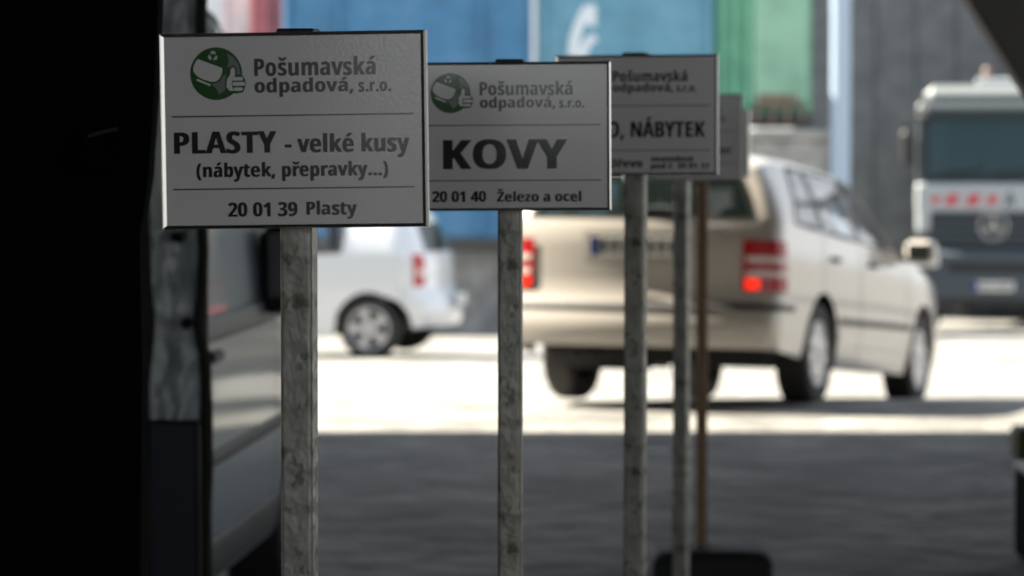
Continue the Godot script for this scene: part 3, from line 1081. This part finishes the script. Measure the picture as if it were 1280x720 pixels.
func build_cars():
	# beige estate car
	var fab := {
		L = 4.23, W = 1.66, H = 1.46, ro = 0.93, wb = 2.46, wheel_r = 0.302, rim_r = 0.19, rear_r = 0.14, front_r = 0.75, front_in = 0.22, crown = 0.085, roof_w = 0.77,
		top = [[0.0, 1.39], [0.1, 1.425], [0.4, 1.452], [1.1, 1.465], [1.8, 1.455], [2.2, 1.42], [2.55, 1.31], [3.1, 1.02], [3.25, 0.965], [3.8, 0.86], [4.1, 0.74], [4.23, 0.60]],
		belt = [[0.0, 1.03], [1.0, 1.0], [2.2, 0.965], [3.0, 0.925], [3.25, 0.90], [3.8, 0.79], [4.1, 0.67], [4.23, 0.54]],
		sill = [[0.0, 0.31], [0.5, 0.27], [1.3, 0.21], [3.0, 0.20], [3.8, 0.22], [4.23, 0.27]],
		tail_y = 0.95, tail_lean = 0.24, bumper_y = 0.60, bumper_out = 0.075, rear_bulge = 0.09, tail_glass = [0.05, 0.9, 1],
		windows = [[0.36, 0.86, 0.62, 0.92], [0.96, 1.72, 1.02, 1.62], [1.82, 2.98, 1.76, 2.42]], screen = [2.36, 3.12],
		seat_x = [-0.36, 0.36], seat_u = [1.35, 2.35], handles = [1.18, 2.05], handle_y = 0.86, handle_mat = M.trim, seams = [0.93, 1.77, 2.95],
		mirror_u = 2.86, mirror_size = Vector3(0.2, 0.15, 0.13), mirror_mat = M.paint_beige, paint = M.paint_beige, strip_y = 0.545, side_strip_y = 0.50,
		spokes = false, spoke_n = 9, spoke_w = 0.035,
	}
	var t := thing("estate_car", "beige silver estate car seen from behind with brake lamps lit", "car", Vector3(1.025, -0.032, -18.84), -21.0)
	t.rotation_degrees = Vector3(-4.3, -21.0, 0.0)
	build_vehicle(fab, t)
	for s in [-1.0, 1.0]:
		var l := corner_lamp(fab, t, "tail_lamp", 0.62, 0.63, 0.915, 0.13, s, M.lens_red, 0.010)
		corner_lamp(fab, l, "clear_lens", 0.64, 0.712, 0.748, 0.11, s, M.lens_clear, 0.014)
		corner_lamp(fab, l, "clear_lens", 0.64, 0.792, 0.828, 0.11, s, M.lens_clear, 0.014)
		obj("brake_lamp", grid_mesh(rear_patch(fab, s * 0.64, s * 0.715, 0.645, 0.70, 0.0145), s < 0), M.lens_lit, l)
	obj("plate_recess", grid_mesh(rear_patch(fab, -0.30, 0.30, 0.785, 0.955, 0.0015), false), M.trim_soft if M.has("trim_soft") else mat(0.30, 0.275, 0.24, 0.5), t)
	var pl = plate(t, rear_at(fab, 0.0, 0.87, 0.016), 0.52, 0.115, "", 0.0)
	for i in 7:
		obj("plate_mark", box_mesh(Vector3(-0.17 + i * 0.062 + (0.03 if i > 2 else 0.0), 0, 0.0048), Vector3(0.034, 0.07, 0.002)), M.trim, pl)
	obj("badge", box_mesh(rear_at(fab, 0.47, 0.985, 0.004), Vector3(0.13, 0.022, 0.008), 0.003), M.chrome, t)
	obj("rear_wiper", box_mesh(rear_at(fab, 0.12, 1.09, 0.02), Vector3(0.34, 0.018, 0.016), 0.005), M.trim, t)
	obj("boot_gap", grid_mesh(rear_patch(fab, -0.60, 0.60, 0.595, 0.605, 0.003), false), M.under, t)
	obj("exhaust", lathe([[0.0, 0.0], [0.026, 0.0], [0.028, 0.3], [0.022, 0.3], [0.022, 0.05]], 16, Basis(Vector3.RIGHT, PI / 2)), M.rim_dark, t, Vector3(-0.35, 0.28, 0.62))
	obj("silencer", box_mesh(Vector3(-0.3, 0.26, 0.45), Vector3(0.5, 0.16, 0.3), 0.06), M.under, t)

	# small white hatchback on the far left
	var up := {
		L = 3.56, W = 1.64, H = 1.48, ro = 0.50, wb = 2.42, wheel_r = 0.295, rim_r = 0.205, rear_r = 0.26, front_r = 0.6, front_in = 0.25, crown = 0.07, roof_w = 0.76,
		top = [[0.0, 1.38], [0.12, 1.43], [0.5, 1.475], [1.2, 1.48], [1.7, 1.46], [2.1, 1.38], [2.75, 1.04], [2.9, 1.0], [3.3, 0.88], [3.5, 0.72], [3.56, 0.6]],
		belt = [[0.0, 1.02], [1.0, 1.0], [2.0, 0.97], [2.75, 0.94], [3.3, 0.8], [3.5, 0.66], [3.56, 0.54]],
		sill = [[0.0, 0.31], [0.4, 0.28], [1.0, 0.2], [3.0, 0.2], [3.56, 0.24]],
		tail_y = 0.9, tail_lean = 0.22, bumper_y = 0.66, bumper_out = 0.10, rear_bulge = 0.10, tail_glass = [0.04, 0.88, 2],
		windows = [[0.78, 1.22, 0.72, 1.18], [1.32, 2.5, 1.28, 2.1]], screen = [1.98, 2.76],
		seat_x = [-0.36, 0.36], seat_u = [1.0, 1.85], handles = [1.45], handle_y = 0.86, handle_mat = M.paint_white, seams = [1.27, 2.45],
		mirror_u = 2.4, mirror_size = Vector3(0.2, 0.15, 0.12), mirror_mat = M.paint_white, paint = M.paint_white, spokes = true, spoke_n = 5, spoke_w = 0.045,
	}
	var w := thing("white_hatchback", "small white hatchback seen from the side beyond the PLASTY post", "car", Vector3(-1.20, ground_y(30.9), -31.2), 78.0)
	w.rotation_degrees.x = 0.0
	build_vehicle(up, w)
	for s in [-1.0, 1.0]:
		var l := corner_lamp(up, w, "tail_lamp", 0.74, 0.70, 1.0, 0.07, s, M.lens_red, 0.010)
		corner_lamp(up, l, "clear_lens", 0.75, 0.80, 0.86, 0.04, s, M.lens_clear, 0.014)
	var pw = plate(w, rear_at(up, 0.0, 0.55, 0.016), 0.52, 0.115, "", 0.0)
	pw.set_meta("label", "white number plate")

	# grey van parked on the left inside the hall
	var vp := {
		L = 4.9, W = 1.9, H = 1.96, ro = 0.95, wb = 3.25, wheel_r = 0.33, rim_r = 0.215, rear_r = 0.14, front_r = 0.6, front_in = 0.26, crown = 0.08, roof_w = 0.93,
		top = [[0.0, 1.9], [0.1, 1.94], [0.5, 1.96], [2.4, 1.96], [2.9, 1.92], [3.2, 1.78], [3.8, 1.26], [3.95, 1.16], [4.5, 1.04], [4.8, 0.9], [4.9, 0.75]],
		belt = [[0.0, 1.27], [3.0, 1.26], [3.6, 1.22], [4.0, 1.06], [4.3, 1.0], [4.6, 0.92], [4.8, 0.8], [4.9, 0.66]],
		sill = [[0.0, 0.33], [1.0, 0.26], [3.5, 0.26], [4.9, 0.26]],
		tail_y = 1.0, tail_lean = 0.06, bumper_y = 0.5, bumper_out = 0.08, rear_bulge = 0.04, tail_glass = [0.2, 0.85, 4],
		windows = [[2.25, 3.62, 2.28, 3.10]], screen = [3.05, 3.86],
		seat_x = [-0.45, 0.45], seat_u = [2.45], handles = [2.45], handle_y = 0.9, handle_mat = M.trim, seams = [2.15, 3.66],
		mirror_u = 3.50, mirror_drop = 0.22, mirror_size = Vector3(0.13, 0.27, 0.2), mirror_mat = M.plastic_black, paint = M.paint_van, strip_y = 0.45, side_strip_y = 0.62,
		spokes = false, spoke_n = 7, spoke_w = 0.04,
	}
	var v := thing("grey_van", "grey blue panel van with black mirror left of the PLASTY post", "van", Vector3(-1.865, 0, -7.23), -4.0)
	build_vehicle(vp, v)
	for s in [-1.0, 1.0]:
		strip_side(vp, v, "waist_moulding", 0.975, 0.075, 1.4, 4.5, s, M.van_band if M.has("van_band") else mat(0.13, 0.15, 0.165, 0.5))
		strip_side(vp, v, "sill_cladding", 0.33, 0.13, 1.42, 3.76, s)

# ==================================================================== lorry
func build_lorry():
	var t := thing("refuse_lorry", "dark lorry with white band and red slanted marks parked behind the car", "lorry", Vector3(6.63, ground_y(44.3), -44.0), -15.0)
	obj("cab", box_mesh(Vector3(0, 1.9, -1.0), Vector3(2.2, 2.5, 1.9), 0.08), M.lorry_dark, t)
	obj("roof", box_mesh(Vector3(0, 3.22, -1.02), Vector3(2.02, 0.3, 1.7), 0.12), M.lorry_roof, t)
	obj("sun_visor", box_mesh(Vector3(0, 3.02, 0.0), Vector3(1.95, 0.17, 0.2), 0.04, Basis(Vector3.RIGHT, 0.35)), M.lorry_dark, t)
	obj("windscreen", box_mesh(Vector3(0, 2.52, -0.03), Vector3(1.86, 0.84, 0.06), 0.02), mat(0.045, 0.075, 0.09, 0.12), t)
	for s in [-1, 1]:
		obj("pillar", box_mesh(Vector3(s * 1.0, 2.5, -0.04), Vector3(0.13, 0.95, 0.12), 0.03), M.lorry_dark, t)
	for x in [-0.45, 0.3]:
		obj("wiper", box_mesh(Vector3(x, 2.16, 0.02), Vector3(0.62, 0.03, 0.03), 0.01, Basis(Vector3(0, 0, 1), 0.12)), M.plastic_black, t)
	var fp := obj("front_panel", box_mesh(Vector3(0, 1.82, 0.0), Vector3(2.16, 0.40, 0.14), 0.04), M.lorry_white, t)
	for i in 4:
		var x: float = [-0.80, -0.57, -0.28, -0.02][i]
		var h: float = [0.05, 0.075, 0.08, 0.065][i]
		var w: float = [0.08, 0.11, 0.11, 0.09][i]
		obj("slanted_mark", prism_mesh(PackedVector2Array([Vector2(x - w, 1.79 - h), Vector2(x + w * 0.45, 1.79 - h), Vector2(x + w, 1.79 + h), Vector2(x - w * 0.45, 1.79 + h)]), 0.0705, 0.073), M.red_mark, fp)
	text("lettering", "A", 0.14, 0.30, 1.90, 1.70, 0.0725, M.ink_grey, fp)
	for s in [-1, 1]:
		obj("corner_panel", box_mesh(Vector3(s * 0.97, 1.52, 0.0), Vector3(0.20, 0.36, 0.13), 0.04), M.lorry_white, t)
		var mr := obj("wing_mirror", box_mesh(Vector3(s * 1.2, 2.5, 0.05), Vector3(0.16, 0.5, 0.16), 0.05), M.plastic_black, t)
		obj("mirror_arm", box_mesh(Vector3(s * 1.05, 2.92, 0.08), Vector3(0.32, 0.05, 0.06), 0.02), M.plastic_black, mr)
	var gr := obj("grille", box_mesh(Vector3(0, 1.36, -0.02), Vector3(1.74, 0.5, 0.12), 0.03), M.lorry_dark, t)
	for i in 4:
		obj("slat", box_mesh(Vector3(0, 1.18 + i * 0.115, 0.05), Vector3(1.66, 0.05, 0.05), 0.012), M.lorry_grey, gr)
	# three-pointed star in a ring
	var em := Node3D.new()
	em.name = "emblem"
	t.add_child(em)
	em.position = Vector3(0, 1.43, 0.09)
	var rr := []
	for i in 33:
		var a := TAU * i / 32
		var row := PackedVector3Array()
		for k in 7:
			var b := TAU * k / 6
			row.append(Vector3(cos(a) * (0.19 + 0.013 * cos(b)), sin(a) * (0.19 + 0.013 * cos(b)), 0.013 * sin(b)))
		rr.append(row)
	obj("ring", grid_mesh(rr, true), M.chrome, em)
	for k in 3:
		var a := PI / 2 + TAU * k / 3
		var d := Vector2.from_angle(a)
		obj("star_point", prism_mesh(PackedVector2Array([d * 0.185, d.orthogonal() * 0.035 + d * 0.01, -d * 0.03, -d.orthogonal() * 0.035 + d * 0.01]), -0.008, 0.012), M.chrome, em)
	var bm := obj("bumper", box_mesh(Vector3(0, 0.72, 0.04), Vector3(2.26, 0.78, 0.3), 0.08), M.lorry_grey, t)
	obj("air_slot", box_mesh(Vector3(0, 0.86, 0.19), Vector3(1.2, 0.12, 0.02), 0.008), M.plastic_black, bm)
	obj("step", box_mesh(Vector3(0, 0.4, 0.19), Vector3(1.5, 0.1, 0.02), 0.008), M.plastic_black, bm)
	for s in [-1, 1]:
		var hl := obj("headlamp", box_mesh(Vector3(s * 0.90, 0.95, 0.17), Vector3(0.36, 0.2, 0.08), 0.04), M.lamp_glass, t)
		obj("lamp_bowl", box_mesh(Vector3(s * 0.84, 0.95, 0.212), Vector3(0.12, 0.12, 0.012), 0.005), M.chrome, hl)
	var pl := obj("number_plate", box_mesh(Vector3(0.02, 0.61, 0.20), Vector3(0.56, 0.13, 0.02), 0.004), M.plate_white, t)
	obj("blue_band", box_mesh(Vector3(-0.225, 0.61, 0.2115), Vector3(0.07, 0.12, 0.004)), M.plate_blue, pl)
	for i in 7:
		obj("plate_mark", box_mesh(Vector3(-0.15 + i * 0.06 + (0.03 if i > 2 else 0.0), 0.61, 0.2112), Vector3(0.03, 0.07, 0.003)), M.trim, pl)
	# chassis, body and wheels
	obj("chassis", box_mesh(Vector3(0, 0.75, -4.2), Vector3(0.9, 0.3, 7.6), 0.03), M.plastic_black, t)
	obj("refuse_body", box_mesh(Vector3(0, 2.0, -5.1), Vector3(2.3, 2.2, 5.6), 0.1), M.lorry_grey, t)
	for z in [-1.1, -4.6, -5.9]:
		for s in [-1.0, 1.0]:
			wheel({wheel_r = 0.5, rim_r = 0.29, spokes = false, spoke_n = 8, spoke_w = 0.04}, t, Vector3(s * 0.98, 0.5, z), s)
	var bc := obj("beacon_bar", box_mesh(Vector3(-0.08, 3.42, -0.7), Vector3(0.5, 0.1, 0.22), 0.02), M.lorry_white, t)
	obj("beacon", lathe([[0.0, 0.16], [0.06, 0.15], [0.075, 0.1], [0.075, 0.0]], 18), M.amber, bc, Vector3(-0.18, 3.47, -0.7))

# ==================================================================== small things
func build_small_things():
	var t := thing("kerb_block", "dark olive block on the ground at the right edge", "block", Vector3(2.72, 0, -15.0))
	obj("block", box_mesh(Vector3(0, 0.08, 0), Vector3(0.72, 0.158, 0.25), 0.02), mat(0.05, 0.045, 0.01, 0.7), t)
	for i in 3:
		obj("band", box_mesh(Vector3(-0.2 + i * 0.24, 0.08, 0), Vector3(0.1, 0.163, 0.255), 0.021), M.plastic_black, t)
	var c := thing("black_crate", "black plastic crate standing at the lower right edge", "crate", Vector3(2.085, 0, -11.2))
	obj("crate_body", box_mesh(Vector3(0, 0.17, 0), Vector3(0.58, 0.33, 0.4), 0.02), M.pitch, c)
	obj("rim", box_mesh(Vector3(0, 0.335, 0), Vector3(0.6, 0.03, 0.42), 0.01), M.plastic_black, c)
	var rng := RandomNumberGenerator.new()
	rng.seed = 77
	for q in [[0.70, 15.4, 0.10, "largest of the pale paper scraps on the shaded floor"], [0.66, 14.2, 0.05, "small pale paper scrap on the shaded floor beside the rusty post"], [1.62, 12.6, 0.06, "small pale scrap lying alone on the right of the shaded floor"]]:
		var rows := []
		for i in 5:
			var row := PackedVector3Array()
			for j in 5:
				row.append(Vector3((i - 2) * q[2] / 4 * 1.3, 0.004 + 0.003 * rng.randf(), (j - 2) * q[2] / 4))
			rows.append(row)
		var o := obj(numbered("paper_scrap"), grid_mesh(rows, false), mat(0.6, 0.62, 0.62, 0.8), self, Vector3(q[0], 0, -q[1]))
		o.set_meta("label", q[3])
		o.set_meta("category", "paper")
		o.set_meta("group", "paper scraps on the floor")
